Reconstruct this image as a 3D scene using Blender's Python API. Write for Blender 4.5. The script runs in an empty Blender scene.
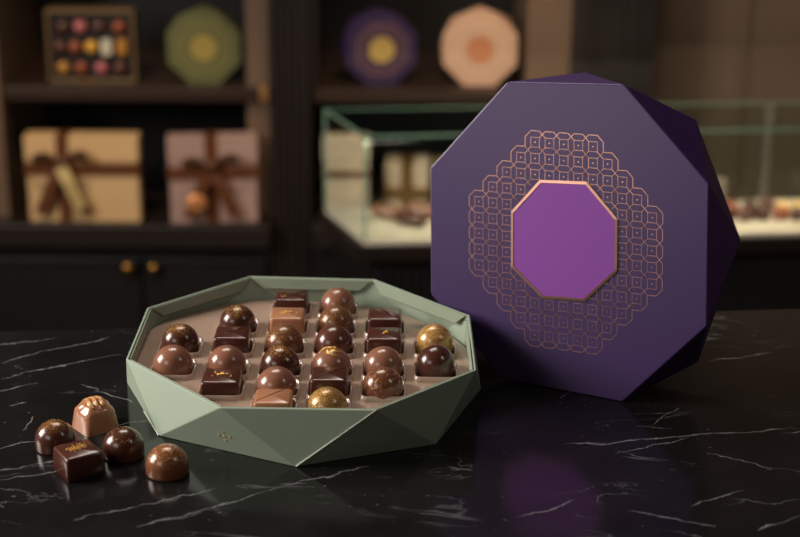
import bpy, bmesh, math, random
from mathutils import Vector, Matrix, Euler

S = bpy.context.scene
COL = S.collection
PI = math.pi
random.seed(7)

# ------------------------------------------------------------------ camera, world, lights, exposure
cam_d = bpy.data.cameras.new('camera')
cam = bpy.data.objects.new('camera', cam_d)
COL.objects.link(cam)
PITCH, ROLL, CAM_H = .3437, .0075, .4905
fw = Vector((0, math.cos(PITCH), -math.sin(PITCH)))
up0 = Vector((0, math.sin(PITCH), math.cos(PITCH)))
rt0 = Vector((1, 0, 0))
cx = math.cos(ROLL) * rt0 + math.sin(ROLL) * up0
cy = -math.sin(ROLL) * rt0 + math.cos(ROLL) * up0
cam.matrix_world = Matrix(((cx.x, cy.x, -fw.x, 0), (cx.y, cy.y, -fw.y, 0), (cx.z, cy.z, -fw.z, CAM_H), (0, 0, 0, 1)))
cam_d.sensor_width = 36
cam_d.lens = 36 * 1615 / 800
cam_d.clip_start = .02
cam_d.dof.use_dof = True
cam_d.dof.focus_distance = 1.14
cam_d.dof.aperture_fstop = 5.6
cam_d.dof.aperture_blades = 0
S.camera = cam

W = bpy.data.worlds.new('world')
S.world = W
W.use_nodes = True
W.node_tree.nodes['Background'].inputs[0].default_value = (.9, .72, .55, 1)
W.node_tree.nodes['Background'].inputs[1].default_value = .015

S.view_settings.view_transform = 'Standard'
S.view_settings.look = 'None'
S.view_settings.exposure = 0.0
S.view_settings.gamma = 1.0
S.view_settings.use_curve_mapping = False


def area(name, loc, target, sx, sy, energy, color):
    d = bpy.data.lights.new(name, 'AREA')
    d.shape = 'RECTANGLE'
    d.size, d.size_y, d.energy, d.color = sx, sy, energy, color
    o = bpy.data.objects.new(name, d)
    COL.objects.link(o)
    o.location = loc
    o.rotation_euler = (Vector(target) - Vector(loc)).to_track_quat('-Z', 'Y').to_euler()
    return o


def spot(name, loc, target, energy, angle, color, blend=.6, r=.05):
    d = bpy.data.lights.new(name, 'SPOT')
    d.energy, d.spot_size, d.spot_blend, d.color, d.shadow_soft_size = energy, angle, blend, color, r
    o = bpy.data.objects.new(name, d)
    COL.objects.link(o)
    o.location = loc
    o.rotation_euler = (Vector(target) - Vector(loc)).to_track_quat('-Z', 'Y').to_euler()
    return o


area('key_light', (-1.52, 1.10, .68), (-.04, 1.1, .06), .7, .7, 37, (1, .94, .86))  # soft key from the left, a bare area lamp with no window built
area('foil_fill', (-.80, .20, .58), (.10, 1.12, .20), .5, .30, 1.9, (1, .92, .85))  # added fill, placed for the foil and sheen on the purple lid
area('strip_light', (.72, .70, .86), (-.06, 1.1, .03), .09, .26, .9, (1, .92, .82))
area('back_fill', (-.25, 1.90, 1.35), (0, 1.12, .05), .7, .4, 10, (1, .90, .80))  # added light from behind, brightens the lid's top facet and the tray
# shop lamps over the shelves
spot('shelf_lamp', (-.62, 2.3, .75), (-.6, 3.05, -.36), 26, .62, (1, .76, .50))
spot('shelf_lamp', (.1, 2.35, .8), (.06, 3.05, -.24), 26, .66, (1, .78, .54))
spot('shelf_lamp', (.45, 2.2, .9), (.30, 2.62, -.34), 12, .62, (1, .82, .62))
spot('wall_lamp', (.85, 2.5, 1.2), (.80, 3.3, .0), 11, 1.1, (1, .80, .58))
# added fill light inside the top of the glass case, brightens its contents
area('case_fill', (.50, 2.52, -.176), (.49, 2.60, -.34), 1.12, .01, 1.5, (1, .84, .68))

# ------------------------------------------------------------------ materials


def srgb(r, g, b):
    def f(c):
        c /= 255
        return c / 12.92 if c <= .04045 else ((c + .055) / 1.055) ** 2.4
    return (f(r), f(g), f(b), 1)


class NT:
    def __init__(self, m):
        self.t = m.node_tree
        self.n = self.t.nodes
        self.b = self.n.get('Principled BSDF')

    def add(self, kind, **kw):
        x = self.n.new(kind)
        for k, v in kw.items():
            setattr(x, k, v)
        return x

    def link(self, a, b):
        self.t.links.new(a, b)

    def math(self, op, a, b=None, c=None, clamp=False):
        x = self.add('ShaderNodeMath', operation=op)
        x.use_clamp = clamp
        for i, v in enumerate((a, b, c)):
            if v is None:
                continue
            if isinstance(v, (int, float)):
                x.inputs[i].default_value = v
            else:
                self.link(v, x.inputs[i])
        return x.outputs[0]

    def ramp(self, fac, p0, p1, c0=(0, 0, 0, 1), c1=(1, 1, 1, 1)):
        x = self.add('ShaderNodeValToRGB')
        x.color_ramp.elements[0].position = p0
        x.color_ramp.elements[1].position = p1
        x.color_ramp.elements[0].color = c0
        x.color_ramp.elements[1].color = c1
        self.link(fac, x.inputs[0])
        return x.outputs[0]

    def mix(self, fac, a, b):
        x = self.add('ShaderNodeMix', data_type='RGBA')
        for i, v in ((0, fac), (6, a), (7, b)):
            if isinstance(v, (int, float)):
                x.inputs[i].default_value = v
            elif isinstance(v, tuple):
                x.inputs[i].default_value = v
            else:
                self.link(v, x.inputs[i])
        return x.outputs[2]

    def noise(self, scale, detail=2, vec=None, rough=.5, dist=0):
        x = self.add('ShaderNodeTexNoise')
        x.inputs['Scale'].default_value = scale
        x.inputs['Detail'].default_value = detail
        x.inputs['Roughness'].default_value = rough
        x.inputs['Distortion'].default_value = dist
        if vec is not None:
            self.link(vec, x.inputs['Vector'])
        return x.outputs[0]

    def coord(self, which='Object'):
        return self.add('ShaderNodeTexCoord').outputs[which]

    def bump(self, h, strength, dist):
        x = self.add('ShaderNodeBump')
        x.inputs['Strength'].default_value = strength
        x.inputs['Distance'].default_value = dist
        self.link(h, x.inputs['Height'])
        self.link(x.outputs[0], self.b.inputs['Normal'])


def mat(name, col, rough=.5, metal=0, spec=.5, coat=0, coat_r=.1, trans=0, bump=None, vary=0):
    m = bpy.data.materials.new(name)
    m.use_nodes = True
    q = NT(m)
    b = q.b
    b.inputs['Base Color'].default_value = col
    b.inputs['Roughness'].default_value = rough
    b.inputs['Metallic'].default_value = metal
    b.inputs['Specular IOR Level'].default_value = spec
    b.inputs['Coat Weight'].default_value = coat
    b.inputs['Coat Roughness'].default_value = coat_r
    b.inputs['Transmission Weight'].default_value = trans
    c = q.coord()
    if bump:
        q.bump(q.noise(bump[0], 3, c), bump[1], bump[2])
    if vary:
        n = q.noise(9, 3, c)
        dark = tuple(x * (1 - vary) for x in col[:3]) + (1,)
        lite = tuple(min(1, x * (1 + vary)) for x in col[:3]) + (1,)
        q.link(q.mix(n, dark, lite), b.inputs['Base Color'])
    return m


GOLD = srgb(206, 154, 82)
M = {}
M['sage'] = mat('sage_card', srgb(148, 162, 143), .55, spec=.4, bump=(900, .12, .0004))
M['sage_in'] = mat('sage_card_inside', srgb(140, 152, 132), .5, spec=.4, bump=(900, .1, .0004))
M['dotgold'] = mat('copper_gold_print', srgb(244, 184, 112), .45, metal=.1)
M['paperedge'] = mat('pale_card_edge', srgb(214, 216, 200), .6)
M['purple'] = mat('purple_card', srgb(62, 37, 90), .36, spec=.58, bump=(420, .10, .0005))
M['magenta'] = mat('violet_card', srgb(140, 70, 166), .45, spec=.4, bump=(420, .10, .0005))
M['foil'] = mat('rose_gold_foil', srgb(216, 164, 142), .32, metal=1)
M['goldfoil'] = mat('gold_leaf_foil', srgb(232, 182, 92), .40, metal=.7, bump=(1500, .3, .0004))
M['tray'] = mat('taupe_plastic', srgb(170, 144, 126), .24, spec=.55, coat=.3, coat_r=.08, bump=(35, .25, .002))
M['cell'] = mat('clear_taupe_plastic', srgb(182, 156, 140), .10, spec=.7, coat=.6, coat_r=.04)
M['wood_dark'] = mat('dark_stained_wood', srgb(34, 24, 20), .45, vary=.3)
M['wood_black'] = mat('black_stained_wood', srgb(20, 15, 14), .5, vary=.3)
M['shelf'] = mat('brown_shelf_wood', srgb(52, 35, 26), .4, vary=.25)
M['stile'] = mat('lit_brown_wood', srgb(112, 88, 70), .5, vary=.15)  # paler than the other wood, lamp glow put into the colour
M['brass'] = mat('brass', srgb(168, 122, 64), .3, metal=1)
M['brassm'] = mat('brass_edge', srgb(190, 140, 92), .4, metal=.7)
M['cream'] = mat('cream_paper', srgb(218, 178, 128), .55, vary=.06)
M['mauve'] = mat('mauve_paper', srgb(176, 142, 132), .55, vary=.06)
M['peach'] = mat('peach_paper', srgb(214, 170, 140), .55)
M['pinkwhite'] = mat('pale_pink_paper', srgb(240, 208, 186), .55)
M['white'] = mat('white_tray', srgb(232, 218, 196), .4)
M['ribbon'] = mat('brown_satin_ribbon', srgb(104, 60, 36), .35, spec=.6)
M['tagc'] = mat('cream_tag', srgb(206, 178, 118), .5)
M['seal'] = mat('copper_seal', srgb(226, 150, 96), .35, metal=.5)
M['tan'] = mat('tan_box_card', srgb(104, 82, 54), .5)
M['dark_in'] = mat('dark_liner', srgb(24, 17, 15), .6)
M['greenbox'] = mat('olive_green_card', srgb(98, 98, 60), .5)
M['greenring'] = mat('pale_olive_foil', srgb(128, 122, 72), .45, metal=.2)
M['greencore'] = mat('gold_olive_foil', srgb(180, 158, 86), .4, metal=.3)
M['purplebg'] = mat('deep_purple_card', srgb(52, 34, 72), .5)
M['purplering'] = mat('bronze_foil', srgb(110, 78, 86), .45, metal=.2)
M['goldcore'] = mat('gold_card', srgb(206, 172, 96), .4, metal=.3)
M['copper'] = mat('copper_card', srgb(214, 140, 100), .4, metal=.25)
M['peachring'] = mat('pale_peach_foil', srgb(222, 184, 152), .45, metal=.1)
M['glassedge'] = mat('green_glass_edge', srgb(128, 158, 136), .2, spec=.6)
M['steel'] = mat('grey_steel', srgb(120, 116, 108), .35, metal=.8)
M['grey'] = mat('grey_box_card', srgb(120, 108, 98), .5)
M['wallbrown'] = mat('brown_wall_plaster', srgb(112, 90, 72), .7, vary=.12)
M['floor'] = mat('dark_floor_wood', srgb(40, 30, 24), .5, vary=.3)
M['ceil'] = mat('dark_ceiling_paint', srgb(50, 42, 36), .8)


def glass():
    m = bpy.data.materials.new('clear_glass')
    m.use_nodes = True
    q = NT(m)
    out = q.n['Material Output']
    tr = q.add('ShaderNodeBsdfTransparent')
    tr.inputs[0].default_value = (.93, .97, .94, 1)
    gl = q.add('ShaderNodeBsdfGlossy')
    gl.inputs['Roughness'].default_value = .02
    fr = q.add('ShaderNodeFresnel')
    fr.inputs[0].default_value = 1.5
    mx = q.add('ShaderNodeMixShader')
    bf = q.add('ShaderNodeNewGeometry')
    q.link(q.math('MULTIPLY', fr.outputs[0], q.math('SUBTRACT', 1.0, bf.outputs['Backfacing'])), mx.inputs[0])
    q.link(tr.outputs[0], mx.inputs[1])
    q.link(gl.outputs[0], mx.inputs[2])
    q.link(mx.outputs[0], out.inputs[0])
    q.n.remove(q.b)
    return m


M['glass'] = glass()

DARK, MILK, MID, LIGHT = srgb(72, 38, 29), srgb(134, 90, 70), srgb(88, 50, 38), srgb(164, 112, 82)


def choc(name, base, dust=None, gold_top=.55, rough=.24, thr=(.56, .64), scale=900, second=None):
    """chocolate with optional gold lustre dust. dust: 'top', 'all', 'streak'"""
    m = bpy.data.materials.new(name)
    m.use_nodes = True
    q = NT(m)
    b = q.b
    c = q.coord()
    col = q.mix(q.noise(120, 2, c), base, tuple(x * 1.18 for x in base[:3]) + (1,))
    b.inputs['Roughness'].default_value = rough
    b.inputs['Specular IOR Level'].default_value = .5
    b.inputs['Coat Weight'].default_value = .25
    b.inputs['Coat Roughness'].default_value = .12
    if dust:
        if dust == 'streak':
            mp = q.add('ShaderNodeMapping')
            mp.inputs['Scale'].default_value = (.35, 1.6, 1)
            mp.inputs['Rotation'].default_value = (.3, .5, .7)
            q.link(c, mp.inputs[0])
            n = q.noise(scale, 5, mp.outputs[0], .7, .6)
        else:
            n = q.noise(scale, 3, c, .65)
        f = q.ramp(n, *thr)
        if dust == 'top':
            g = q.add('ShaderNodeSeparateXYZ')
            q.link(q.coord('Generated'), g.inputs[0])
            big = q.noise(150, 2, c)
            hgt = q.math('ADD', g.outputs[2], q.math('MULTIPLY', q.math('SUBTRACT', big, .5), .55))
            f = q.math('MULTIPLY', f, q.ramp(hgt, gold_top, gold_top + .32))
        col = q.mix(f, col, second or GOLD)
        q.link(q.math('MULTIPLY', f, .35), b.inputs['Metallic'])
        q.link(q.math('ADD', q.math('MULTIPLY', f, .12), rough), b.inputs['Roughness'])
        if dust == 'top' or dust == 'all':
            q.link(q.math('SUBTRACT', .25, q.math('MULTIPLY', f, .25)), b.inputs['Coat Weight'])
    q.link(col, b.inputs['Base Color'])
    return m


M['c_dark'] = choc('dark_chocolate', DARK)
M['c_mid'] = choc('brown_chocolate', MID)
M['c_milk'] = choc('milk_chocolate', MILK)
M['c_light'] = choc('pale_milk_chocolate', LIGHT)
M['c_dark_top'] = choc('dark_chocolate_gold_dusted_top', DARK, 'top', .70, thr=(.50, .60), scale=1000)
M['c_dark_sp'] = choc('dark_chocolate_gold_specks', srgb(70, 38, 28), 'top', .45, thr=(.61, .66), scale=800)
M['c_mid_sp'] = choc('brown_chocolate_gold_specks', srgb(112, 66, 44), 'top', .40, thr=(.52, .64), scale=900)
M['c_gold_brush'] = choc('brown_chocolate_gold_brushed', srgb(96, 58, 42), 'top', .30, thr=(.46, .66), scale=800, second=srgb(168, 122, 70))
M['c_gold_mottle'] = choc('brown_chocolate_gold_mottled', srgb(102, 58, 42), 'streak', thr=(.52, .64), scale=420, second=srgb(184, 136, 88))
M['c_gold'] = choc('gold_lustred_chocolate', srgb(134, 94, 52), 'streak', thr=(.38, .66), scale=420, second=srgb(214, 168, 100))
M['c_gold_flake'] = choc('gold_flaked_chocolate', srgb(120, 82, 46), 'all', thr=(.46, .60), scale=1200, second=srgb(214, 170, 96))
M['c_red'] = choc('red_brown_chocolate', srgb(140, 70, 44))
M['c_pink'] = choc('pink_chocolate', srgb(176, 96, 100))
M['c_yellow'] = choc('yellow_chocolate', srgb(214, 160, 56))
M['c_white'] = choc('white_chocolate', srgb(204, 196, 176))
M['c_amber'] = choc('amber_chocolate', srgb(176, 122, 56))
M['c_beige'] = choc('beige_chocolate', srgb(226, 184, 124))


def marble():
    g = bpy.data.node_groups.new('vein', 'ShaderNodeTree')
    for nm, tp in (('P', 'NodeSocketVector'), ('A', 'NodeSocketVector'), ('B', 'NodeSocketVector'), ('Width', 'NodeSocketFloat')):
        g.interface.new_socket(nm, in_out='INPUT', socket_type=tp)
    g.interface.new_socket('Fac', in_out='OUTPUT', socket_type='NodeSocketFloat')
    gi, go = g.nodes.new('NodeGroupInput'), g.nodes.new('NodeGroupOutput')

    def vm(op, a, b=None):
        x = g.nodes.new('ShaderNodeVectorMath')
        x.operation = op
        g.links.new(a, x.inputs[0])
        if b is not None:
            g.links.new(b, x.inputs[1])
        return x

    def sm(op, a, b=None, clamp=False):
        x = g.nodes.new('ShaderNodeMath')
        x.operation = op
        x.use_clamp = clamp
        for i, v in enumerate((a, b)):
            if v is None:
                continue
            if isinstance(v, (int, float)):
                x.inputs[i].default_value = v
            else:
                g.links.new(v, x.inputs[i])
        return x.outputs[0]
    ab = vm('SUBTRACT', gi.outputs['B'], gi.outputs['A']).outputs[0]
    ap = vm('SUBTRACT', gi.outputs['P'], gi.outputs['A']).outputs[0]
    t = sm('DIVIDE', vm('DOT_PRODUCT', ap, ab).outputs['Value'], vm('DOT_PRODUCT', ab, ab).outputs['Value'], True)
    sc = g.nodes.new('ShaderNodeVectorMath')
    sc.operation = 'SCALE'
    g.links.new(ab, sc.inputs[0])
    g.links.new(t, sc.inputs['Scale'])
    d = vm('LENGTH', vm('SUBTRACT', ap, sc.outputs[0]).outputs[0]).outputs['Value']
    ends = sm('MULTIPLY', sm('MULTIPLY', t, sm('SUBTRACT', 1.0, t)), 9.0, True)
    wid = sm('MULTIPLY', gi.outputs['Width'], sm('ADD', sm('MULTIPLY', ends, .75), .25))
    g.links.new(sm('POWER', sm('SUBTRACT', 1.0, sm('DIVIDE', d, wid), True), 1.5), go.inputs[0])

    m = bpy.data.materials.new('black_marble')
    m.use_nodes = True
    q = NT(m)
    c = q.coord()
    flat = q.add('ShaderNodeVectorMath', operation='MULTIPLY')
    q.link(c, flat.inputs[0])
    flat.inputs[1].default_value = (1, 1, 0)
    # wander
    wn = q.add('ShaderNodeTexNoise')
    wn.inputs['Scale'].default_value = 28
    wn.inputs['Detail'].default_value = 5
    wn.inputs['Roughness'].default_value = .62
    q.link(flat.outputs[0], wn.inputs['Vector'])
    sub = q.add('ShaderNodeVectorMath', operation='SUBTRACT')
    q.link(wn.outputs['Color'], sub.inputs[0])
    sub.inputs[1].default_value = (.5, .5, .5)
    scl = q.add('ShaderNodeVectorMath', operation='MULTIPLY')
    q.link(sub.outputs[0], scl.inputs[0])
    scl.inputs[1].default_value = (.016, .022, 0)
    ps = q.add('ShaderNodeVectorMath', operation='ADD')
    q.link(flat.outputs[0], ps.inputs[0])
    q.link(scl.outputs[0], ps.inputs[1])
    veins = [(.114, 1.011, .284, 1.039, 2.4), (.148, .997, .203, 1.023, 1.5), (.145, .917, .199, .894, 1.6),
             (.18, 1.043, .205, 1.074, 1.3), (.222, .892, .255, .914, 1.6), (.211, .998, .269, .972, 1.3),
             (.24, 1.162, .295, 1.181, 2.4), (-.301, 1.119, -.217, 1.167, 1.8), (-.237, 1.107, -.192, 1.075, 1.7),
             (-.273, 1.001, -.247, 1.014, 1.4), (-.266, .969, -.225, .984, 2.0), (-.262, .953, -.22, .968, 2.0),
             (-.225, 1.027, -.178, 1.045, 1.6), (-.163, .89, -.114, .921, 1.8), (-.114, .921, -.058, .957, 1.5),
             (-.085, .940, -.058, .957, 1.5), (-.06, .955, -.02, .978, 2.2), (.035, .976, .051, .97, 2.0),
             (-.36, 1.17, -.272, 1.199, 1.6), (.119, 1.091, .153, 1.127, 1.2), (.27, 1.03, .4, 1.06, 2.2),
             (-.4, .9, -.25, .965, 2.0), (-.5, 1.0, -.27, 1.11, 2.4), (.3, .92, .5, 1.0, 2.0), (-.2, .62, .3, .78, 2.5),
             (-0.264, 1.028, -0.263, 1.053, 1.6), (-0.283, 1.07, -0.27, 1.076, 1.6), (-0.204, 0.899, -0.166, 0.918, 1.6), (-0.166, 0.918, -0.116, 0.942, 1.6), (-0.157, 0.893, -0.133, 0.906, 1.6), (-0.133, 0.906, -0.111, 0.925, 1.6), (-0.282, 1.17, -0.232, 1.2, 1.6), (-0.307, 1.143, -0.282, 1.17, 1.6), (0.187, 0.925, 0.227, 0.946, 1.6), (0.077, 0.909, 0.114, 0.93, 1.6), (0.216, 1.194, 0.259, 1.21, 1.6)]
    acc = None
    for ax, ay, bx, by, w in veins:
        x = q.add('ShaderNodeGroup')
        x.node_tree = g
        q.link(ps.outputs[0], x.inputs['P'])
        x.inputs['A'].default_value = (ax, ay, 0)
        x.inputs['B'].default_value = (bx, by, 0)
        x.inputs['Width'].default_value = w * .00062
        acc = x.outputs[0] if acc is None else q.math('MAXIMUM', acc, x.outputs[0])
    patch = q.ramp(q.noise(60, 3, flat.outputs[0]), .34, .62)
    acc = q.math('MULTIPLY', acc, q.math('ADD', q.math('MULTIPLY', patch, .75), .25))
    # fine hairline veins and flecks of the stone
    mp = q.add('ShaderNodeMapping')
    mp.inputs['Rotation'].default_value = (0, 0, -.5)
    mp.inputs['Scale'].default_value = (1, 3.2, 1)
    q.link(flat.outputs[0], mp.inputs[0])
    n1 = q.noise(5.5, 5, mp.outputs[0], .55, .8)
    hair = q.ramp(q.math('ABSOLUTE', q.math('SUBTRACT', n1, .5)), 0, .006, (1, 1, 1, 1), (0, 0, 0, 1))
    hair = q.math('MULTIPLY', hair, q.ramp(q.noise(14, 2, flat.outputs[0]), .48, .68))
    fl = q.ramp(q.noise(150, 2, mp.outputs[0], .5), .715, .76)
    fl = q.math('MULTIPLY', fl, q.ramp(q.noise(17, 2, flat.outputs[0]), .48, .6))
    tot = q.math('MAXIMUM', q.math('MULTIPLY', acc, .9), q.math('MAXIMUM', q.math('MULTIPLY', hair, .4), q.math('MULTIPLY', fl, .7)))
    base = q.mix(q.noise(22, 4, flat.outputs[0]), srgb(14, 14, 15), srgb(33, 31, 31))
    q.link(q.mix(tot, base, srgb(150, 150, 152)), q.b.inputs['Base Color'])
    q.link(q.ramp(q.noise(40, 3, flat.outputs[0]), .2, .9, (.10, .10, .10, 1), (.19, .19, .19, 1)), q.b.inputs['Roughness'])
    q.b.inputs['Specular IOR Level'].default_value = .5
    return m


M['marble'] = marble()

# ------------------------------------------------------------------ object helpers


def obj(name, bm, m, parent=None, smooth=False, loc=None, angle=None):
    me = bpy.data.meshes.new(name)
    bmesh.ops.recalc_face_normals(bm, faces=bm.faces[:])
    bm.to_mesh(me)
    bm.free()
    if m is not None:
        me.materials.append(m)
    if smooth:
        me.polygons.foreach_set('use_smooth', [True] * len(me.polygons))
        if angle:
            me.set_sharp_from_angle(angle=angle)
    o = bpy.data.objects.new(name, me)
    COL.objects.link(o)
    if parent:
        o.parent = parent
    if loc is not None:
        o.location = loc
    return o


def empty(name, loc=(0, 0, 0), rotz=0):
    o = bpy.data.objects.new(name, None)
    o.empty_display_size = .02
    COL.objects.link(o)
    o.location = loc
    o.rotation_euler = (0, 0, rotz)
    return o


def tag(o, label, cat, group=None):
    o['label'] = label
    o['category'] = cat
    if group:
        o['group'] = group
    return o


def struct(o):
    o['kind'] = 'structure'
    return o


def bevel(o, w, seg=2, angle=.5):
    b = o.modifiers.new('bevel', 'BEVEL')
    b.width, b.segments, b.limit_method, b.angle_limit = w, seg, 'ANGLE', angle
    return o


def add_box(bm, x0, x1, y0, y1, z0, z1, mtx=None):
    vs = [bm.verts.new((x, y, z)) for x in (x0, x1) for y in (y0, y1) for z in (z0, z1)]
    for f in ((0, 1, 3, 2), (4, 6, 7, 5), (0, 4, 5, 1), (2, 3, 7, 6), (0, 2, 6, 4), (1, 5, 7, 3)):
        bm.faces.new([vs[i] for i in f])
    if mtx is not None:
        bmesh.ops.transform(bm, matrix=mtx, verts=vs)
    return vs


def box(name, x0, x1, y0, y1, z0, z1, m, parent=None, bev=0, loc=None):
    bm = bmesh.new()
    add_box(bm, x0, x1, y0, y1, z0, z1)
    o = obj(name, bm, m, parent, loc=loc)
    if bev:
        bevel(o, bev)
    return o


def add_prism(bm, poly, z0, z1):
    a = [bm.verts.new((x, y, z0)) for x, y in poly]
    b = [bm.verts.new((x, y, z1)) for x, y in poly]
    n = len(poly)
    bm.faces.new(a[::-1])
    bm.faces.new(b)
    for i in range(n):
        j = (i + 1) % n
        bm.faces.new((a[i], a[j], b[j], b[i]))


def add_lathe(bm, prof, seg=40, c=(0, 0, 0)):
    rings = []
    for r, z in prof:
        if r < 1e-6:
            rings.append([bm.verts.new((c[0], c[1], c[2] + z))])
        else:
            rings.append([bm.verts.new((c[0] + r * math.cos(2 * PI * k / seg), c[1] + r * math.sin(2 * PI * k / seg), c[2] + z)) for k in range(seg)])
    for a, b in zip(rings, rings[1:]):
        for k in range(seg):
            k2 = (k + 1) % seg
            f = [a[k % len(a)], a[k2 % len(a)], b[k2 % len(b)], b[k % len(b)]]
            f2 = []
            for v in f:
                if v not in f2:
                    f2.append(v)
            if len(f2) > 2:
                bm.faces.new(f2)
    if len(rings[0]) > 1:
        bm.faces.new(rings[0][::-1])
    if len(rings[-1]) > 1:
        bm.faces.new(rings[-1])


def add_tube(bm, pts, r, seg=8, flat=1.0):
    pts = [Vector(p) for p in pts]
    rings = []
    for i, p in enumerate(pts):
        d = (pts[min(i + 1, len(pts) - 1)] - pts[max(i - 1, 0)]).normalized()
        a = d.cross(Vector((0, 0, 1)))
        a = a.normalized() if a.length > 1e-4 else Vector((1, 0, 0))
        b = d.cross(a).normalized()
        rr = r[i] if isinstance(r, (list, tuple)) else r
        rings.append([bm.verts.new(p + rr * (math.cos(2 * PI * k / seg) * a + flat * math.sin(2 * PI * k / seg) * b)) for k in range(seg)])
    for x, y in zip(rings, rings[1:]):
        for k in range(seg):
            bm.faces.new((x[k], x[(k + 1) % seg], y[(k + 1) % seg], y[k]))
    bm.faces.new(rings[0][::-1])
    bm.faces.new(rings[-1])


def rsq(h, r, n=5, cx=0, cy=0):
    """rounded square outline, counter clockwise"""
    pts = []
    for q_, (sx, sy) in enumerate(((1, 1), (-1, 1), (-1, -1), (1, -1))):
        for k in range(n + 1):
            a = q_ * PI / 2 + k * PI / 2 / n
            pts.append((cx + sx * (h - r) + r * math.cos(a), cy + sy * (h - r) + r * math.sin(a)))
    return pts


def loft(bm, loops, cap0=True, cap1=True):
    rs = [[bm.verts.new(p) for p in L] for L in loops]
    n = len(rs[0])
    for a, b in zip(rs, rs[1:]):
        for k in range(n):
            bm.faces.new((a[k], a[(k + 1) % n], b[(k + 1) % n], b[k]))
    if cap0:
        bm.faces.new(rs[0][::-1])
    if cap1:
        bm.faces.new(rs[-1])
    return rs


# ------------------------------------------------------------------ the room
FZ = -1.0
struct(box('floor', -2.6, 2.6, -.6, 3.5, FZ - .1, FZ, M['floor']))
struct(box('wall_back', -2.6, 2.6, 3.4, 3.5, FZ, 1.9, M['wallbrown']))
struct(box('wall_left', -2.7, -2.6, -.6, 3.5, FZ, 1.9, M['wallbrown']))
struct(box('wall_right', 2.6, 2.7, -.6, 3.5, FZ, 1.9, M['wallbrown']))
struct(box('ceiling', -2.7, 2.7, -.6, 3.5, 1.9, 2.0, M['ceil']))
# lit wall panelling right of the cabinets
bm = bmesh.new()
add_box(bm, .472, 2.6, 3.1, 3.4, FZ, 1.9)
for x in (.50, .66, .86, 1.1, 1.35):
    add_box(bm, x, x + .012, 3.094, 3.11, FZ, 1.9)
struct(obj('wall_panel', bm, M['wallbrown']))

# ------------------------------------------------------------------ the shelving along the back wall


def shelf_unit(name, label, x0, x1, zt, back_m, stile=None):
    t = tag(empty(name, ((x0 + x1) / 2, 3.15, FZ)), label, 'shelving')
    ox, oz = -(x0 + x1) / 2, -FZ

    def part(nm, a, b, y0, y1, z0, z1, m, bv=0):
        return box(nm, a + ox, b + ox, y0 - 3.15, y1 - 3.15, z0 + oz, z1 + oz, m, t, bv)
    part('back_panel', x0, x1, 3.36, 3.39, FZ, zt, back_m)
    part('top_board', x0, x1, 3.0, 3.36, zt - .03, zt, M['wood_dark'])
    part('base_cabinet', x0, x1, 2.99, 3.36, FZ, -.53, M['wood_black'])
    part('lower_shelf', x0, x1, 2.95, 3.36, -.528, -.482, M['wood_dark'], .003)
    part('upper_shelf', x0, x1, 3.012, 3.36, -.252, -.226, M['shelf'], .002)
    return t, part


t, part = shelf_unit('shelf_unit', 'dark wood shelf unit on the left holding ribboned gift boxes', -1.32, -.2515, 1.2, M['wood_black'])
part('side_panel', -.79, -.762, 3.0, 3.36, -.482, 1.17, M['stile'])
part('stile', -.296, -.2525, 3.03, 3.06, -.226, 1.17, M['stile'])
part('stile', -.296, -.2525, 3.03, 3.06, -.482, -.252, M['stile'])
part('shelf_bracket', -.268, -.2518, 2.985, 3.014, -.246, -.218, M['brassm'], .003)
for a, b, kx in ((-.90, -.508, -.53), (-.502, -.262, -.479)):
    d = box('cabinet_door', a + .785, b + .785, -.172, -.158, .02, .44, M['wood_black'], t, .003)
    bm = bmesh.new()
    add_lathe(bm, [(0, 0), (.005, 0), (.005, .008), (.011, .012), (.012, .018), (.008, .023), (0, .024)], 20)
    k = obj('knob', bm, M['brass'], d, True)
    k.location = (kx + .785, -.172, -.574 - FZ)
    k.rotation_euler = (PI / 2, 0, 0)

t, part = shelf_unit('shelf_unit', 'dark wood shelf unit behind the glass case holding purple and peach boxes', -.170, .235, 1.2, M['wood_black'])
part('side_panel', -.170, -.16, 3.01, 3.36, -.226, 1.17, M['wood_dark'])

# fluted dark post between the two shelf units
bm = bmesh.new()
add_box(bm, -.25, -.172, 3.0, 3.39, FZ, 1.2)
for k in range(6):
    add_box(bm, -.247 + k * .0125, -.240 + k * .0125, 2.994, 3.005, FZ, 1.2)
tag(obj('cabinet_post', bm, M['wood_dark']), 'dark fluted wooden post between the two shelf units', 'post')
bm = bmesh.new()
add_box(bm, .236, .318, 3.0, 3.39, FZ, 1.2)
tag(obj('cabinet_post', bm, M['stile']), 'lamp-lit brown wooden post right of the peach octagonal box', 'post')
bm = bmesh.new()
add_box(bm, .319, .471, 2.98, 3.39, FZ, 1.2)
for k in (.335, .352, .371, .40, .43, .452):
    add_box(bm, k, k + .009, 2.972, 2.985, FZ, 1.2)
tag(obj('cabinet_post', bm, M['wood_dark']), 'wide near-black grooved wooden post above the purple lid', 'post')


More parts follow.
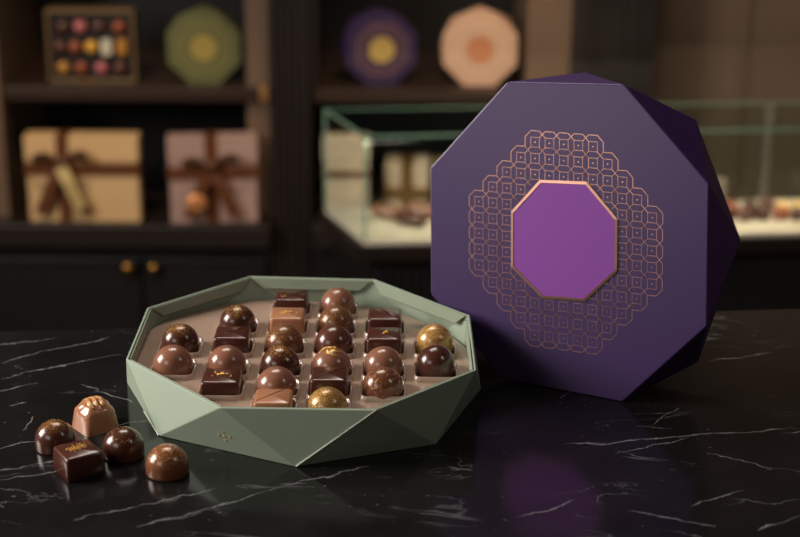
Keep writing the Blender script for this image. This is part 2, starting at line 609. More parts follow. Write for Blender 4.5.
# things on the shelves
def octagon_box(name, label, loc, r, dep, body_m, ring_m, core_m, rz=0, tri_m=None):
    t = tag(empty(name, loc, rz), label, 'box')
    bm = bmesh.new()
    zc = r * math.cos(PI / 8)
    F = [bm.verts.new((r * math.cos(PI / 8 + k * PI / 4), 0, zc + r * math.sin(PI / 8 + k * PI / 4))) for k in range(8)]
    Bk = [bm.verts.new((r * math.cos(k * PI / 4), dep, max(0, zc + r * math.sin(k * PI / 4)))) for k in range(8)]
    bm.faces.new(F)
    bm.faces.new(Bk[::-1])
    for k in range(8):
        bm.faces.new((F[k - 1], F[k], Bk[k]))
        bm.faces.new((F[k], Bk[(k + 1) % 8], Bk[k]))
    o = obj('body', bm, body_m, t)
    bevel(o, .001)
    for nm, r1, r2, m in (('ring', .62 * r, .74 * r, ring_m), ('ring', .46 * r, .56 * r, ring_m), ('emblem', 0, .36 * r, core_m)):
        bm = bmesh.new()
        lo = [[(q_ * math.cos(PI / 8 + k * PI / 4), y, zc + q_ * math.sin(PI / 8 + k * PI / 4)) for k in range(8)] for q_, y in ((r2, 0), (r2, -.0012))]
        if r1:
            lo.append([(r1 * math.cos(PI / 8 + k * PI / 4), -.0012, zc + r1 * math.sin(PI / 8 + k * PI / 4)) for k in range(8)])
            loft(bm, lo, False, False)
        else:
            loft(bm, lo, False, True)
        obj(nm, bm, m, t)
    return t


octagon_box('octagonal_box', 'olive green octagonal box standing on the upper left shelf', (-.379, 3.05, -.226), .0755, .045, M['greenbox'], M['greenring'], M['greencore'], .03)
octagon_box('octagonal_box', 'dark purple octagonal box with gold centre standing on the upper shelf', (-.038, 3.05, -.226), .0745, .05, M['purplebg'], M['purplering'], M['goldcore'], .22)
octagon_box('octagonal_box', 'pale peach octagonal box with copper centre standing on the upper shelf', (.150, 3.05, -.226), .0765, .045, M['peach'], M['peachring'], M['copper'], -.03)

# open tan box of assorted chocolates, standing upright
t = tag(empty('assortment_box', (-.594, 3.06, -.226)), 'open tan square box of assorted chocolates upright on the upper left shelf', 'box')
bm = bmesh.new()
add_box(bm, -.080, .080, .0, .028, .003, .138)
obj('liner', bm, M['dark_in'], t)
bm = bmesh.new()
for a in ((-.085, -.078, -.012, .03, 0, .141), (.078, .085, -.012, .03, 0, .141), (-.078, .078, -.012, .03, 0, .008), (-.078, .078, -.012, .03, .134, .141)):
    add_box(bm, *a)
bevel(obj('frame', bm, M['tan'], t), .002)
box('nameplate', -.022, .004, -.0132, -.011, .0015, .0065, M['brass'], t)


def sphere_bm(r, flat=1):
    bm = bmesh.new()
    bmesh.ops.create_uvsphere(bm, u_segments=20, v_segments=12, radius=r)
    bmesh.ops.scale(bm, vec=(1, flat, 1), verts=bm.verts)
    return bm


mini = [(-.647, -.118, 'c_dark', 'dark round chocolate first in the top row of the open tan box'),
        (-.613, -.117, 'c_pink', 'pink chocolate in the top row of the open tan box'),
        (-.577, -.117, 'c_dark', 'dark round chocolate third in the top row of the open tan box'),
        (-.539, -.117, 'c_red', 'red-brown chocolate at the top right of the open tan box'),
        (-.654, -.156, 'c_mid', 'brown chocolate first in the middle row of the open tan box'),
        (-.625, -.156, 'c_red', 'red-brown chocolate second in the middle row of the open tan box'),
        (-.594, -.156, 'c_yellow', 'yellow chocolate in the centre of the open tan box'),
        (-.564, -.156, 'c_white', 'white chocolate right of the yellow one in the open tan box'),
        (-.535, -.155, 'c_amber', 'amber chocolate at the right of the middle row, open tan box'),
        (-.65, -.197, 'c_amber', 'amber chocolate at the bottom left of the open tan box'),
        (-.616, -.197, 'c_red', 'red-brown chocolate in the bottom row of the open tan box'),
        (-.577, -.197, 'c_pink', 'pink chocolate in the bottom row of the open tan box'),
        (-.541, -.196, 'c_mid', 'brown chocolate at the bottom right of the open tan box')]
for x, z, m, lab in mini:
    bm = sphere_bm(.0125, .8)
    if m in ('c_white', 'c_amber') and z < -.15 and z > -.16:
        bm.free()
        bm = bmesh.new()
        add_box(bm, -.010, .010, -.010, .010, -.015, .015)
        o = bevel(obj('chocolate', bm, M[m]), .003)
    else:
        o = obj('chocolate', bm, M[m], None, True)
    o.location = (x, 3.051, z)
    tag(o, lab, 'chocolate', 'chocolates in the open tan box')


def ribbon_strip(bm, pts, w, axis, th=.0012):
    """flat ribbon along pts, its width along axis"""
    ax = Vector(axis).normalized() * w / 2
    pts = [Vector(p) for p in pts]
    loops = []
    for i, p in enumerate(pts):
        d = (pts[min(i + 1, len(pts) - 1)] - pts[max(i - 1, 0)]).normalized()
        n = d.cross(ax).normalized() * th / 2
        loops.append([p - ax - n, p + ax - n, p + ax + n, p - ax + n])
    loft(bm, loops)


def gift_box(name, label, loc, w, d, h, paper, fx, fz, rz=0, bow=True, tag_m=None, seal_m=None, rib=None, rw=.024):
    rib = rib or M['ribbon']
    t = tag(empty(name, loc, rz), label, 'gift box')
    bevel(box('carton', -w / 2, w / 2, 0, d, .0004, h * .72, paper, t), .0015)
    bevel(box('carton_lid', -w / 2 - .002, w / 2 + .002, -.002, d + .002, h * .72, h, paper, t), .0015)
    X = -w / 2 + fx * w
    Z = fz * h
    if fx < 1:
        bm = bmesh.new()
        add_box(bm, X - rw / 2, X + rw / 2, -.0035, d + .0035, .0006, h + .0015)
        obj('ribbon', bm, rib, t)
    bm = bmesh.new()
    add_box(bm, -w / 2 - .0035, w / 2 + .0035, -.0040, d + .0040, Z - rw / 2, Z + rw / 2)
    obj('ribbon', bm, rib, t)
    if bow:
        b = obj('bow', sphere_bm(.010, .7), rib, t, True)
        b.location = (X, -.012, Z + .010)
        b.scale = (1.45, 1.2, 1.45)
        bm = bmesh.new()
        for s, up in ((-1, .018), (1, .022)):
            loop = []
            for k in range(15):
                a = k / 14 * 2 * PI
                rr = math.sin(a / 2)
                loop.append((s * .036 * rr * (.5 + .5 * rr), -.010 - .012 * math.sin(a), up * rr + .010 * math.cos(a) * rr - .0))
            ribbon_strip(bm, loop, .016, (0.15 * s, -.6, .6))
        obj('loop', bm, rib, b)
        bm = bmesh.new()
        for s in (-1, 1):
            ribbon_strip(bm, [(0, -.004, 0), (s * .012, -.008, -.02), (s * .022, -.007, -.045), (s * .032, -.004, -.066)], .015, (1, 0, .3 * s))
        obj('tail', bm, rib, b)
        if tag_m:
            bm = bmesh.new()
            for s, q_ in ((1, 1.0),):
                ribbon_strip(bm, [(0, -.010, 0), (s * .010 * q_, -.014, -.02), (s * .017 * q_, -.010, -.04), (s * .023 * q_, -.006, -.058)], .017, (1, 0, .4 * s))
            obj('tag', bm, tag_m, b)
        if seal_m:
            k = obj('seal', sphere_bm(.014, .4), seal_m, b, True)
            k.location = (-.020, -.012, -.045)
    return t


gift_box('gift_box', 'large cream gift box with brown ribbon bow on the lower left shelf', (-.609, 2.97, -.4818), .213, .04, .170, M['cream'], .33, .63, 0, True, M['tagc'])
gift_box('gift_box', 'mauve gift box with brown ribbon and copper seal on the lower shelf', (-.359, 2.97, -.4818), .166, .04, .170, M['mauve'], .48, .60, .10, True, None, M['seal'])
gift_box('gift_box', 'tall peach gift box with brown band behind the glass case end', (-.104, 2.975, -.4818), .085, .03, .172, M['pinkwhite'], 1, .58, .0, False, rw=.012)
gift_box('gift_box', 'small peach gift box with gold ribbon seen through the glass case', (.012, 3.03, -.4818), .082, .09, .100, M['pinkwhite'], .5, .45, -.05, False, rib=M['brassm'])
gift_box('gift_box', 'pale cream gift box with gold ribbon at the purple lid, behind the glass case', (.108, 3.04, -.4818), .075, .09, .092, M['cream'], .45, .5, .05, False, rib=M['brassm'])

# ------------------------------------------------------------------ the glass case of chocolates
DX = Vector((.9956, .0938, 0))
P0 = Vector((-.056, 2.45, 0))
L_, back = 1.25, Vector((-.071, .172, 0))
quad = [P0, P0 + DX * L_, P0 + DX * L_ + back, P0 + back]
t = tag(empty('display_case', (0, 0, FZ)), 'glass display case of chocolates with green glass edges on a black fluted base', 'display case')


def quad_prism(nm, q4, z0, z1, m, parent):
    bm = bmesh.new()
    add_prism(bm, [(p.x, p.y) for p in q4], z0 - FZ, z1 - FZ)
    return obj(nm, bm, m, parent)


def off(q4, d):
    c = sum(q4, Vector()) / 4
    return [p + Vector(((1 if p.x > c.x else -1) * d, (1 if p.y > c.y + (p.x - c.x) * .094 else -1) * d, 0)) for p in q4]


quad_prism('fluted_base', off(quad, -.012), FZ, -.372, M['wood_black'], t)
bm = bmesh.new()
for k in range(80):
    p = P0 + DX * (.02 + k * .0152)
    add_lathe(bm, [(.0055, .002), (.0055, .62)], 8, (p.x + .004, p.y + .012, 0))
o = obj('fluting', bm, M['wood_black'], t)
quad_prism('plinth', off(quad, .012), -.372, -.347, M['wood_dark'], t)
quad_prism('display_floor', quad, -.347, -.341, M['white'], t)
TOP = -.166


def pane(a, b, z0, z1, th=.004):
    d = (b - a).normalized()
    n = Vector((-d.y, d.x, 0)) * th
    return quad_prism('glass_pane', [a, b, b + n, a + n], z0, z1, M['glass'], t)


pane(quad[0] + DX * .004, quad[1], -.341, TOP - .004)
pane(quad[2], quad[3] + DX * .004, -.341, TOP - .004)
pane(quad[3], quad[0], -.341, TOP - .004)
quad_prism('glass_top', quad, TOP - .004, TOP, M['glass'], t)
bm = bmesh.new()


def edge_bar(bm, a, b, r):
    add_tube(bm, [a, b], r, 6)


zt, zb = TOP - FZ - .002, -.340 - FZ
up = Vector((0, 0, 1))
for a, b in ((0, 1), (1, 2), (2, 3), (3, 0)):
    edge_bar(bm, quad[a] + up * zt, quad[b] + up * zt, .0014 if a == 2 else .0026)
for a in (0, 1, 2, 3):
    edge_bar(bm, quad[a] + up * zb, quad[a] + up * zt, .0022)
obj('glass_edge', bm, M['glassedge'], t)
p = quad[3] + DX * .76
bm = bmesh.new()
add_tube(bm, [p + up * zb, p + up * zt], .008, 8)
obj('upright', bm, M['steel'], t)


def eclair(x, y, rz, m, lab, ln=.052, r=.0115):
    bm = bmesh.new()
    n = 12
    pts, rs = [], []
    for k in range(n + 1):
        u = k / n
        pts.append((ln * (u - .5), 0, r))
        rs.append(r * max(.12, math.sqrt(max(0, 1 - abs(2 * u - 1) ** 4))))
    add_tube(bm, pts, rs, 14, .95)
    o = obj('eclair', bm, M[m], None, True)
    o.location = (x, y, -.3405)
    o.rotation_euler = (0, 0, rz)
    tag(o, lab, 'eclair', 'eclairs in the glass case')


# on white trays
tag(box('serving_tray', -.05, .08, 0, .10, 0, .006, M['white'], None, .002, (.005, 2.482, -.341)), 'white serving tray of brown eclairs in the left end of the glass case', 'tray')
for i, (x, y, rz, m, lab) in enumerate(((-.022, 2.55, -.45, 'c_milk', 'milk brown eclair at the left of the tray in the glass case'),
                                        (.018, 2.515, -.5, 'c_mid', 'dark brown eclair at the front of the tray in the glass case'),
                                        (.034, 2.558, -.45, 'c_milk', 'milk brown eclair beside the purple lid edge in the glass case'))):
    eclair(x, y, rz, m, lab, .060, .013)
for o in bpy.data.objects:
    if o.name.startswith('eclair'):
        o.location.z = -.335
tag(box('serving_tray', -.16, .2, 0, .10, 0, .006, M['white'], None, .002, (.66, 2.545, -.341)), 'white serving tray of chocolates in the right end of the glass case', 'tray')
tr = [(.545, 2.565, 'c_dark', 'dark truffle'), (.574, 2.562, 'c_mid', 'brown truffle'), (.603, 2.566, 'c_dark', 'dark truffle'),
      (.556, 2.592, 'c_red', 'red-brown truffle'), (.588, 2.596, 'c_dark', 'dark truffle'), (.556, 2.622, 'c_dark', 'dark truffle'), (.622, 2.622, 'c_mid', 'brown truffle'),
      (.634, 2.568, 'c_red', 'red-brown truffle'), (.663, 2.566, 'c_dark', 'dark truffle'),
      (.645, 2.600, 'c_beige', 'beige truffle'), (.676, 2.604, 'c_beige', 'beige truffle'), (.707, 2.606, 'c_beige', 'beige truffle')]
where = ['first in the front row', 'second in the front row', 'third in the front row', 'first in the second row', 'second in the second row', 'first in the back row',
         'second in the back row', 'fourth in the front row', 'last in the front row', 'leftmost of the beige ones', 'middle of the beige ones', 'last of the beige ones']
for (x, y, m, nm), wh in zip(tr, where):
    bm = bmesh.new()
    add_lathe(bm, [(.012, 0), (.0138, .004), (.0135, .011), (.011, .017), (.006, .0205), (0, .0215)], 20)
    o = obj('truffle', bm, M[m], None, True)
    o.location = (x, y, -.335)
    tag(o, nm + ' on the right tray in the glass case, ' + wh, 'truffle', 'truffles in the glass case')
tag(box('carton', -.03, .03, 0, .018, 0, .052, M['grey'], None, .002, (.525, 2.66 - .022, -.341)), 'grey-brown carton standing behind the truffles in the glass case', 'carton')

# ------------------------------------------------------------------ the marble counter
t = tag(empty('counter', (0, 0, FZ)), 'black marble topped counter with white veins carrying the boxes and chocolates', 'counter')
xl, xr = -1.1, 1.1
ye = lambda x: 1.2135 + (x + .323) * .0985
bm = bmesh.new()
add_prism(bm, [(xl, .40), (xr, .40), (xr, ye(xr)), (xl, ye(xl))], -.03, 0)
o = obj('marble_top', bm, M['marble'], t, loc=(0, 0, -FZ))
bevel(o, .002)
bm = bmesh.new()
add_prism(bm, [(xl + .03, .45), (xr - .03, .45), (xr - .03, ye(xr - .03) - .03), (xl + .03, ye(xl + .03) - .03)], 0, -FZ - .03)
obj('base_panel', bm, M['wood_black'], t)

# ------------------------------------------------------------------ the green box
BC = Vector((-.0700, 1.1030, 0))
RIM = [(-.1197, .9852, .0380), (-.0152, .9746, .0421), (.0535, 1.0314, .0470), (.0528, 1.1286, .0498),
       (-.0202, 1.2083, .0490), (-.1210, 1.2248, .0449), (-.1950, 1.1649, .0400), (-.1962, 1.0693, .0372)]
BOT = [(-.0687, .9741), (.0258, 1.010), (.0611, 1.1049), (.022, 1.186), (-.071, 1.222), (-.162, 1.198), (-.2041, 1.1111), (-.1671, 1.0202)]
RZ, TH = .0435, .0018
root = tag(empty('chocolate_box', (BC.x, BC.y, 0)), 'open sage green faceted octagonal box filled with chocolates on the marble counter', 'box')
rim = [Vector((x - BC.x, y - BC.y, z)) for x, y, z in RIM]
bot = [Vector((x - BC.x, y - BC.y, 0)) for x, y in BOT]
shrink = lambda v, d, z: Vector((v.x * (1 - d / v.to_2d().length), v.y * (1 - d / v.to_2d().length), z))
rim_i = [shrink(v, TH, v.z) for v in rim]
bot_i = [shrink(v, TH * 2, .003) for v in bot]
bm = bmesh.new()
R_ = [bm.verts.new(v) for v in rim]
B_ = [bm.verts.new(v) for v in bot]
RI = [bm.verts.new(v) for v in rim_i]
BI = [bm.verts.new(v) for v in bot_i]
for k in range(8):
    k2 = (k + 1) % 8
    bm.faces.new((R_[k], R_[k2], B_[k]))              # facet under a rim edge
    bm.faces.new((R_[k2], B_[k2], B_[k]))             # facet on a bottom edge
    bm.faces.new((R_[k], RI[k], RI[k2], R_[k2]))
    bm.faces.new((RI[k2], RI[k], BI[k]))
    bm.faces.new((RI[k2], BI[k], BI[k2]))
bm.faces.new(B_[::-1])
bm.faces.new(BI)
# BOT[k] lies between RIM[k] and RIM[k+1]
o = obj('faceted_wall', bm, M['sage'], root)
bevel(o, .0006, 2, .15)
for k in range(8):
    a, b = rim_i[k], rim_i[(k + 1) % 8]
    d = (b - a).normalized()
    n = Vector((-d.y, d.x, 0))
    z1, z2, mi = .0004, .0092, .011
    ti = .0010
    loops = []
    for s0, s1, zz, inn in ((.001, .001, z1, .0006), (mi, mi, z2, .0013)):
        p, r = a + d * s0 + n * inn, b - d * s1 + n * inn
        p.z -= zz
        r.z -= zz
        loops.append([p, r, r + n * ti, p + n * ti])
    bm = bmesh.new()
    loft(bm, loops)
    bevel(obj('inner_flap', bm, M['sage_in'], root), .0003, 1)
# pale cut edges of the card along two creases
for a, b in ((rim[1], bot[0]), (bot[6] * .45 + bot[7] * .55, bot[7])):
    o_ = (a + b) / 2
    o_ = Vector((o_.x, o_.y, 0)).normalized() * .00025
    bm = bmesh.new()
    add_tube(bm, [a + o_, (a + b) / 2 + o_ + Vector((0, 0, .0002)), b + o_ + Vector((0, 0, .0006))], [.00025, .0004, .0006], 6)
    obj('cut_edge', bm, M['paperedge'], root)
# small gold dot emblem on the front left facet
pa, pb, pc = rim[0], bot[7], bot[0]
cen = pa * .356 + pb * .321 + pc * .323
nrm = (pb - pa).cross(pc - pa).normalized()
if nrm.y > 0:
    nrm = -nrm
ux = (pc - pb)
ux = (ux - nrm * ux.dot(nrm)).normalized()
uy = nrm.cross(ux)
uy = uy if uy.z > 0 else -uy
bm = bmesh.new()
for sx, sy in ((0, 0), (-.0044, 0), (.0044, 0), (0, .0040), (0, -.0040)):
    c0 = cen + ux * sx + uy * sy + nrm * .0003
    lo = [[c0 - nrm * q_ + (ux * math.cos(k * PI / 5) + uy * math.sin(k * PI / 5)) * .0008 for k in range(10)] for q_ in (.0010, 0)]
    loft(bm, lo)
obj('emblem', bm, M['dotgold'], root)

# ------------------------------------------------------------------ tray insert with 24 cells
TZ = .0275
cols = {'A': -.1627, 'B': -.1240, 'C': -.0855, 'D': -.0487, 'E': -.0113, 'F': .0262}
rows = [1.0035, 1.0355, 1.0700, 1.1110, 1.1510, 1.1905]
cells = [('A', 2), ('A', 3), ('B', 1), ('B', 2), ('B', 3), ('B', 4)] + [('C', k) for k in range(6)] + [('D', k) for k in range(6)] + \
        [('E', 1), ('E', 2), ('E', 3), ('E', 4), ('F', 2), ('F', 3)]
tray = tag(empty('tray_insert', (BC.x, BC.y, 0)), 'taupe plastic tray insert with square cells inside the sage green box', 'tray')
CH = .0159


def outline(z):
    """inner octagon of the wall at height z, pulled in a little"""
    pts = []
    for k in range(8):
        a, b, c2 = rim_i[k], bot_i[k], rim_i[(k + 1) % 8]
        f = (z - .003) / (a.z - .003)
        pts.append(a * f + bot_i[k - 1] * (1 - f))
        pts.append(a * f + b * (1 - f))
    return [(p.x * .977, p.y * .977) for p in pts]


bm = bmesh.new()
outer = outline(TZ)
edges = []


def ring(pts, z):
    vs = [bm.verts.new((x, y, z)) for x, y in pts]
    es = [bm.edges.new((vs[i], vs[(i + 1) % len(vs)])) for i in range(len(vs))]
    return vs, es


ov, oe = ring(outer, TZ)
edges += oe
for cn, rk in cells:
    vs, es = ring(rsq(CH, .005, 5, cols[cn] - BC.x, rows[rk] - BC.y), TZ)
    edges += es
bmesh.ops.triangle_fill(bm, use_beauty=True, use_dissolve=False, edges=edges)
ol = [bm.verts.new((x * .985, y * .985, TZ - .003)) for x, y in outline(TZ - .003)]
for i in range(len(ov)):
    j = (i + 1) % len(ov)
    bm.faces.new((ov[i], ov[j], ol[j], ol[i]))
obj('tray_top', bm, M['tray'], tray)
first = None
for cn, rk in cells:
    if first is None:
        bm = bmesh.new()
        prof = [(CH + .0004, -.001), (CH + .0002, .0010), (CH - .0003, .0032), (CH - .0010, .0037), (CH - .0016, .0030), (CH - .0022, .0), (CH - .0026, -.0018)]
        loft(bm, [[(x, y, z) for x, y in rsq(hh, .005 * hh / CH, 5)] for hh, z in prof], False, True)
        o = first = obj('cell', bm, M['cell'], tray, True, angle=.9)
    else:
        o = first.copy()
        COL.objects.link(o)
        o.parent = tray
    o.location = (cols[cn] - BC.x, rows[rk] - BC.y, TZ)

# ------------------------------------------------------------------ chocolates
BZ = TZ - .0017
GRP = 'chocolates in the sage green box'


def dome(label, loc, r, h, m, rz=0, group=GRP, sc=1.0):
    bm = bmesh.new()
    cyl = h - r * .98
    prof = [(r * .955, 0), (r * .99, .0006), (r, .0016)]
    n = 14
    for k in range(0, n + 1):
        a = k / n * PI / 2
        prof.append((r * math.cos(a) if k < n else 0, max(.0018, cyl) + (h - max(.0018, cyl)) * math.sin(a)))
    add_lathe(bm, prof, 44)
    o = obj('bonbon', bm, M[m], None, True)
    o.location = loc
    o.rotation_euler = (0, 0, rz)
    return tag(o, label, 'chocolate', group)


def square(label, loc, w, h, m, rz=0, line=None, group=GRP):
    bm = bmesh.new()
    t_ = w / 2 - .0011
    loft(bm, [[(x, y, z) for x, y in rsq(hh, rr, 4)] for hh, rr, z in
              ((w / 2 - .0007, .0016, 0), (w / 2, .0020, .0007), (t_ + .0002, .0020, h - .0016), (t_ - .0003, .0020, h - .0006), (t_ - .0014, .0018, h))])
    o = obj('bonbon', bm, M[m], None, True, angle=.9)
    o.location = loc
    o.rotation_euler = (0, 0, rz)
    if line:
        (x0, y0), (x1, y1) = line
        bm = bmesh.new()
        add_tube(bm, [(x0 * t_, y0 * t_, h), ((x0 + x1) / 2 * t_, (y0 + y1) / 2 * t_ + .0006, h + .0001), (x1 * t_, y1 * t_, h)], .00035, 6)
        obj('drizzle', bm, M[m], o, True)
    return tag(o, label, 'chocolate', group)


def leaf(parent, z, seed, n=7, spread=.004, size=.0016, cx_=0, cy_=0, ang=0, slope=None):
    rnd = random.Random(seed)
    bm = bmesh.new()
    for k in range(n):
        u, v = rnd.gauss(0, .9) * spread, rnd.gauss(0, .45) * spread
        x = cx_ + u * math.cos(ang) - v * math.sin(ang)
        y = cy_ + u * math.sin(ang) + v * math.cos(ang)
        s = size * rnd.uniform(.3, 1)
        a0 = rnd.uniform(0, 6)
        m_ = rnd.choice((4, 5, 6))
        pts = [(x + s * rnd.uniform(.5, 1) * math.cos(a0 + i * 2 * PI / m_), y + s * rnd.uniform(.35, .8) * math.sin(a0 + i * 2 * PI / m_)) for i in range(m_)]
        zz = slope(x, y) if slope else z
        loft(bm, [[(px, py, zz - .0001) for px, py in pts], [(px, py, zz + .0003 + rnd.uniform(0, .0003)) for px, py in pts]])
    return obj('gold_leaf', bm, M['goldfoil'], parent)


def at(cn, rk, dx=0, dy=0):
    return (cols[cn] + dx, rows[rk] + dy, BZ)


R0, H0 = .0137, .0215
W0, HS = .0272, .0162
dome('dark dome bonbon with gold dusted crown, at the far left of the green box', at('A', 3), R0, H0, 'c_dark_top')
dome('plain milk chocolate dome, leftmost and frontmost in the left column of the green box', at('A', 2), R0 + .0006, H0, 'c_milk')
dome('dark dome bonbon with thin gold dust, at the back of the second column from left', at('B', 4), R0, H0, 'c_dark_top', 1.2)
square('dark square chocolate with a fine diagonal line behind a milk dome in the second column', at('B', 3), W0, HS, 'c_dark', 0, ((-.9, -.9), (.8, .9)))
dome('plain milk dome between two dark squares in the second column of the green box', at('B', 2), R0, H0, 'c_milk', .7)
o = square('dark square chocolate with gold leaf flakes at the front of the second column', at('B', 1), W0 + .001, HS - .002, 'c_dark')
leaf(o, HS - .002, 3, 12, .0035, .0016, .0, .002)
o = square('dark square chocolate with a gold streak at the very back of the third column', at('C', 5), W0, HS, 'c_dark', 0, ((-.8, -.9), (.9, .8)))
leaf(o, HS, 8, 5, .0022, .0010, -.007, -.004, .8)
o = square('milk square chocolate with gold leaf, second from the back in the third column', at('C', 4), W0, HS, 'c_light')
leaf(o, HS, 5, 11, .0035, .0018, 0, .001, -.4)
dome('gold brushed brown dome in the third column, behind the dark gold-crowned one', at('C', 3), R0 + .0004, H0, 'c_gold_brush', .4)
dome('dark dome with gold dusted crown in the third column, behind a milk dome', at('C', 2), R0 + .0004, H0, 'c_dark_top', 2.1)
dome('plain milk dome behind the pale square in the third column of the green box', at('C', 1, 0, -.0015), R0 + .0004, H0 - .0008, 'c_milk', 2.5)
square('pale milk square chocolate with a diagonal line at the front wall, third column', at('C', 0), W0, HS - .003, 'c_light', 0, ((-.9, -.7), (.6, .9)))
dome('milk chocolate dome with a gold fleck at the very back of the fourth column', at('D', 5), R0, H0, 'c_milk', .9)
dome('gold dusted brown dome, second from the back in the fourth column', at('D', 4), R0, H0, 'c_gold_brush', 3.3)
dome('plain glossy brown dome in the fourth column, behind the gold-swirled one', at('D', 3), R0 + .0005, H0, 'c_mid', 1.0)
o = dome('milk dome with a gold swirl on its crown, in the fourth column', at('D', 2), R0 + .0005, H0 - .001, 'c_milk')
bm = bmesh.new()
for ph, r1, tw in ((.2, .0096, 1.9), (1.6, .0088, 1.7), (3.3, .0094, 2.2), (4.7, .0080, 1.6)):
    pts, rs = [], []
    for k in range(13):
        u = k / 12
        a = ph + tw * u
        rr = r1 * (.18 + .82 * u)
        hh = H0 - .001
        cyl = hh - (R0 + .0005) * .98
        zz = cyl + (hh - cyl) * math.sqrt(max(0, 1 - (rr / (R0 + .0005)) ** 2))
        pts.append((rr * math.cos(a), rr * math.sin(a), zz))
        rs.append(.0001 + .0011 * math.sin(PI * min(1, u * .9 + .1)))
    add_tube(bm, pts, rs, 8, .6)
obj('gold_swirl', bm, M['goldfoil'], o, True)
square('dark brown square chocolate with a diagonal line, directly before the gold-swirled dome', at('D', 1), W0, HS, 'c_dark', 0, ((-.9, -.8), (.9, .9)))
dome('gold flaked dome at the front wall of the green box, fourth column', at('D', 0), R0, H0 - .0028, 'c_gold_flake', 1.3)
square('dark square chocolate with a pale line at the back of the fifth column', at('E', 4), W0, HS, 'c_dark', 0, ((-.3, .9), (.9, -.8)))
o = square('dark square chocolate with a small gold leaf in the fifth column, before the lined square', at('E', 3), W0, HS, 'c_dark')
leaf(o, HS, 21, 6, .0028, .0015, .0005, .001, .3)
dome('plain milk dome in the fifth column, behind the gold mottled dome', at('E', 2), R0 + .0003, H0, 'c_milk', 2.0)
dome('brown dome mottled all over with gold, at the front of the fifth column', at('E', 1, 0, -.0015), R0 + .0007, H0 - .0006, 'c_gold_mottle', .8)
dome('large gold lustred dome at the far right of the green box', at('F', 3), R0, H0 + .0015, 'c_gold', .3)
dome('plain dark glossy dome at the right wall, in front of the gold lustred one', at('F', 2), R0, H0 + .0015, 'c_dark', .3)

# loose chocolates on the counter
G2 = 'loose chocolates on the marble counter'
dome('dark dome bonbon with gold dusted crown lying loose at the far left of the counter', (-.2352, 1.0010, 0), .0138, .0200, 'c_dark_top', .5, G2)
dome('dark dome bonbon with sparse gold specks loose on the counter behind the dark square', (-.1868, .9905, 0), .0141, .0200, 'c_dark_sp', 1.5, G2)
dome('brown dome bonbon with gold specks, nearest the camera on the open counter', (-.1535, .9650, 0), .0145, .0196, 'c_mid_sp', 2.2, G2)
o = square('dark square chocolate with gold dust lying loose on the marble counter', (-.2125, .9660, 0), .0272, .0165, 'c_dark', math.radians(33), None, G2)
leaf(o, .0165, 33, 80, .0046, .0008, .0005, .002, .2)

# milk chocolate with folded walnut-like top
bm = bmesh.new()
n, rings = 64, 18
H3 = .0200
loops = []
for i in range(rings + 1):
    u = i / rings
    z = H3 * u
    if u < .55:
        rad, ex = .0140 - .0018 * u, 7 - 5 * u
    else:
        w = (u - .55) / .45
        rad, ex = (.01301 - .0008 * w) * max(.001, 1 - w ** 3.4) ** .5, 4.25 - 1.6 * w
    L = []
    for k in range(n):
        a = 2 * PI * k / n
        c_, s_ = abs(math.cos(a)), abs(math.sin(a))
        rr = rad * .94 / ((c_ ** ex + s_ ** ex) ** (1 / ex))
        x, y = rr * math.cos(a), rr * math.sin(a)
        zz = z
        if u > .55:
            w = (u - .55) / .45
            fold = math.sin(x * 620 + math.sin(y * 330) * 1.6) * math.cos(y * 210 + .4)
            zz += .0017 * w * fold
            x *= 1 + .05 * w * fold
        L.append((x, y, zz))
    loops.append(L)
loft(bm, loops)
o = obj('bonbon', bm, M['c_light'], None, True, angle=1.2)
o.location = (-.2140, 1.0345, 0)
o.rotation_euler = (0, 0, math.radians(40))
tag(o, 'milk chocolate with square base and gold-brushed folded top, loose on the counter', 'chocolate', G2)
bm = bmesh.new()
for s, ph in ((-1, 0), (0, .5), (1, 1.1)):
    pts, rs = [], []
    for k in range(11):
        v = k / 10 * 2 - 1
        x = s * .0038 + .0016 * math.sin(v * 3 + ph)
        y = v * .0095
        zz = H3 * .55 + H3 * .45 * max(.05, 1 - (math.hypot(x, y) / .0128) ** 2) ** (1 / 3.2) + .0006
        pts.append((x, y, zz))
        rs.append(.0004 + .0016 * (1 - v * v))
    add_tube(bm, pts, rs, 8, .7)
r_ = obj('folded_crest', bm, choc('gold_brushed_milk_chocolate', LIGHT, 'streak', thr=(.4, .62), scale=300, second=srgb(236, 176, 110)), o, True)
r_['label'] = 'gold-brushed folded crest'

# ------------------------------------------------------------------ the purple lid, leaning on edge
A0 = Vector((.1213, 1.1022, 0))
ex_, ey_, ez_ = Vector((.9083, -.4184, 0)), Vector((.4054, .8800, -.2474)), Vector((.1035, .2247, .9689))
lid = bpy.data.objects.new('box_lid', None)
lid.empty_display_size = .02
COL.objects.link(lid)
lid.matrix_world = Matrix(((ex_.x, ey_.x, ez_.x, A0.x), (ex_.y, ey_.y, ez_.y, A0.y), (ex_.z, ey_.z, ez_.z, A0.z), (0, 0, 0, 1))).to_3x3().to_quaternion().to_matrix().to_4x4()
lid.location = A0
tag(lid, 'large purple faceted octagonal box lid with rose gold pattern standing on edge', 'box lid')
FACE = [(-.0720, .2228), (.0180, .2301), (.0887, .1670), (.1009, .0658), (.0465, .0004), (-.0465, .0004), (-.1135, .0553), (-.1259, .1517)]
BACK = [(-.0259, .2369), (.0640, .2106), (.1088, .1271), (.0895, .0329), (.0050, .0108), (-.082, .044), (-.128, .118), (-.100, .198)]
DEP = .040
bm = bmesh.new()
F_ = [bm.verts.new((x, 0, z)) for x, z in FACE]
K_ = [bm.verts.new((x, DEP, z)) for x, z in BACK]     # BACK[k] lies between FACE[k] and FACE[k+1]
bm.faces.new(F_)
bm.faces.new(K_[::-1])
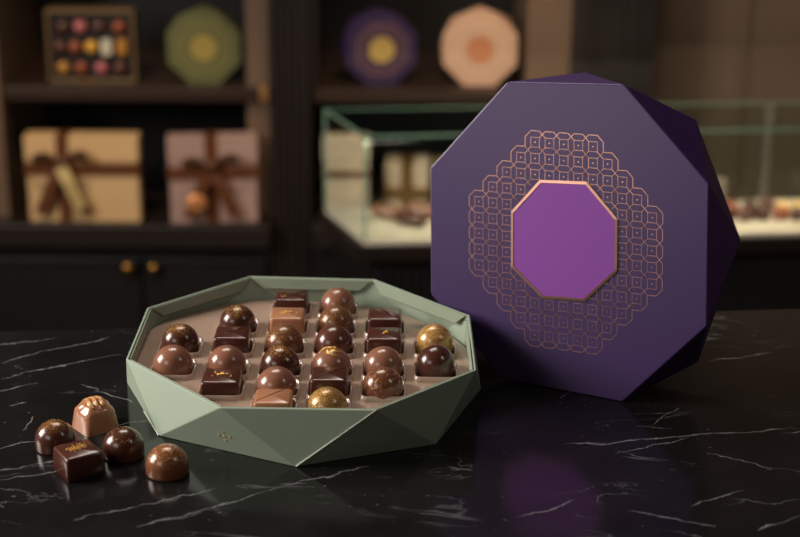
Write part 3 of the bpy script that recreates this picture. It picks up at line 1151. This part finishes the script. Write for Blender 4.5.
for k in range(8):
    k2 = (k + 1) % 8
    bm.faces.new((F_[k], F_[k2], K_[k]))
    bm.faces.new((F_[k2], K_[k2], K_[k]))
o = obj('faceted_shell', bm, M['purple'], lid)
bevel(o, .0008, 2, .15)


def seg2(bm, a, b, w, y):
    d = Vector((b[0] - a[0], 0, b[1] - a[1]))
    if d.length < 1e-6:
        return
    d.normalize()
    n = Vector((-d.z, 0, d.x)) * w / 2
    e = d * w * .35
    p, q_ = Vector((a[0], y, a[1])) - e, Vector((b[0], y, b[1])) + e
    bm.faces.new([bm.verts.new(v) for v in (p - n, q_ - n, q_ + n, p + n)])


PLQ = [(-.0369, .1537), (-.0009, .1569), (.0258, .1330), (.0305, .0951), (.0089, .0693), (-.0243, .0667), (-.0513, .0862), (-.0565, .1273)]
pc_ = (sum(p[0] for p in PLQ) / 8, sum(p[1] for p in PLQ) / 8)


def in_plq(x, z, f=1.0):
    ok = True
    for k in range(8):
        ax, az = PLQ[k]
        bx, bz = PLQ[(k + 1) % 8]
        ax, az, bx, bz = [c + (v - c) * f for v, c in ((ax, pc_[0]), (az, pc_[1]), (bx, pc_[0]), (bz, pc_[1]))]
        if (bx - ax) * (z - az) - (bz - az) * (x - ax) > 0:
            ok = False
    return ok


def cell_pt(i, j):
    return (-.0130 + i * .0112 - j * .0015, .1105 + i * .0005 + j * .0119)


bm = bmesh.new()
LW = .00042
for j in range(-6, 7):
    half = {6: 2, 5: 3, 4: 4, 3: 5}.get(abs(j), 6)
    for i in range(-half, half + 1):
        c = cell_pt(i, j)
        if in_plq(c[0], c[1], .94):
            continue
        P = lambda u, v: (c[0] + u * .0112 - v * .0015, c[1] + u * .0005 + v * .0119)
        octo = [P(u, v) for u, v in ((.30, .70), (.70, .30), (.70, -.30), (.30, -.70), (-.30, -.70), (-.70, -.30), (-.70, .30), (-.30, .70))]
        sq = [P(u, v) for u, v in ((.30, .30), (.30, -.30), (-.30, -.30), (-.30, .30))]
        inner = lambda q_: abs(q_) <= half
        segs = [(octo[k], octo[(k + 1) % 8], LW) for k in range(8) if not (k == 1 and inner(i + 1)) and not (k == 5 and inner(i - 1))]
        segs += [(sq[k], sq[(k + 1) % 4], LW * .7) for k in range(4)]
        for a, b, lw in segs:
            mid = ((a[0] + b[0]) / 2, (a[1] + b[1]) / 2)
            if in_plq(mid[0], mid[1], 1.02):
                continue
            seg2(bm, a, b, lw, -.0002)
        r = .00055
        bm.faces.new([bm.verts.new((c[0] + r * math.cos(q_ * PI / 4), -.00021, c[1] + r * math.sin(q_ * PI / 4))) for q_ in range(8)])
obj('foil_pattern', bm, M['foil'], lid)
bm = bmesh.new()
sc_ = lambda f, y: [(pc_[0] + (x - pc_[0]) * f, y, pc_[1] + (z - pc_[1]) * f) for x, z in PLQ]
loft(bm, [sc_(1.0, .0003), sc_(1.0, -.0010), sc_(.955, -.0012), sc_(.95, .0)], False, False)
obj('plaque_border', bm, M['foil'], lid)
bm = bmesh.new()
loft(bm, [sc_(.956, .0003), sc_(.956, -.0008)], False, True)
pq = obj('plaque', bm, M['magenta'], lid)
pq['label'] = 'bright violet octagonal plaque'
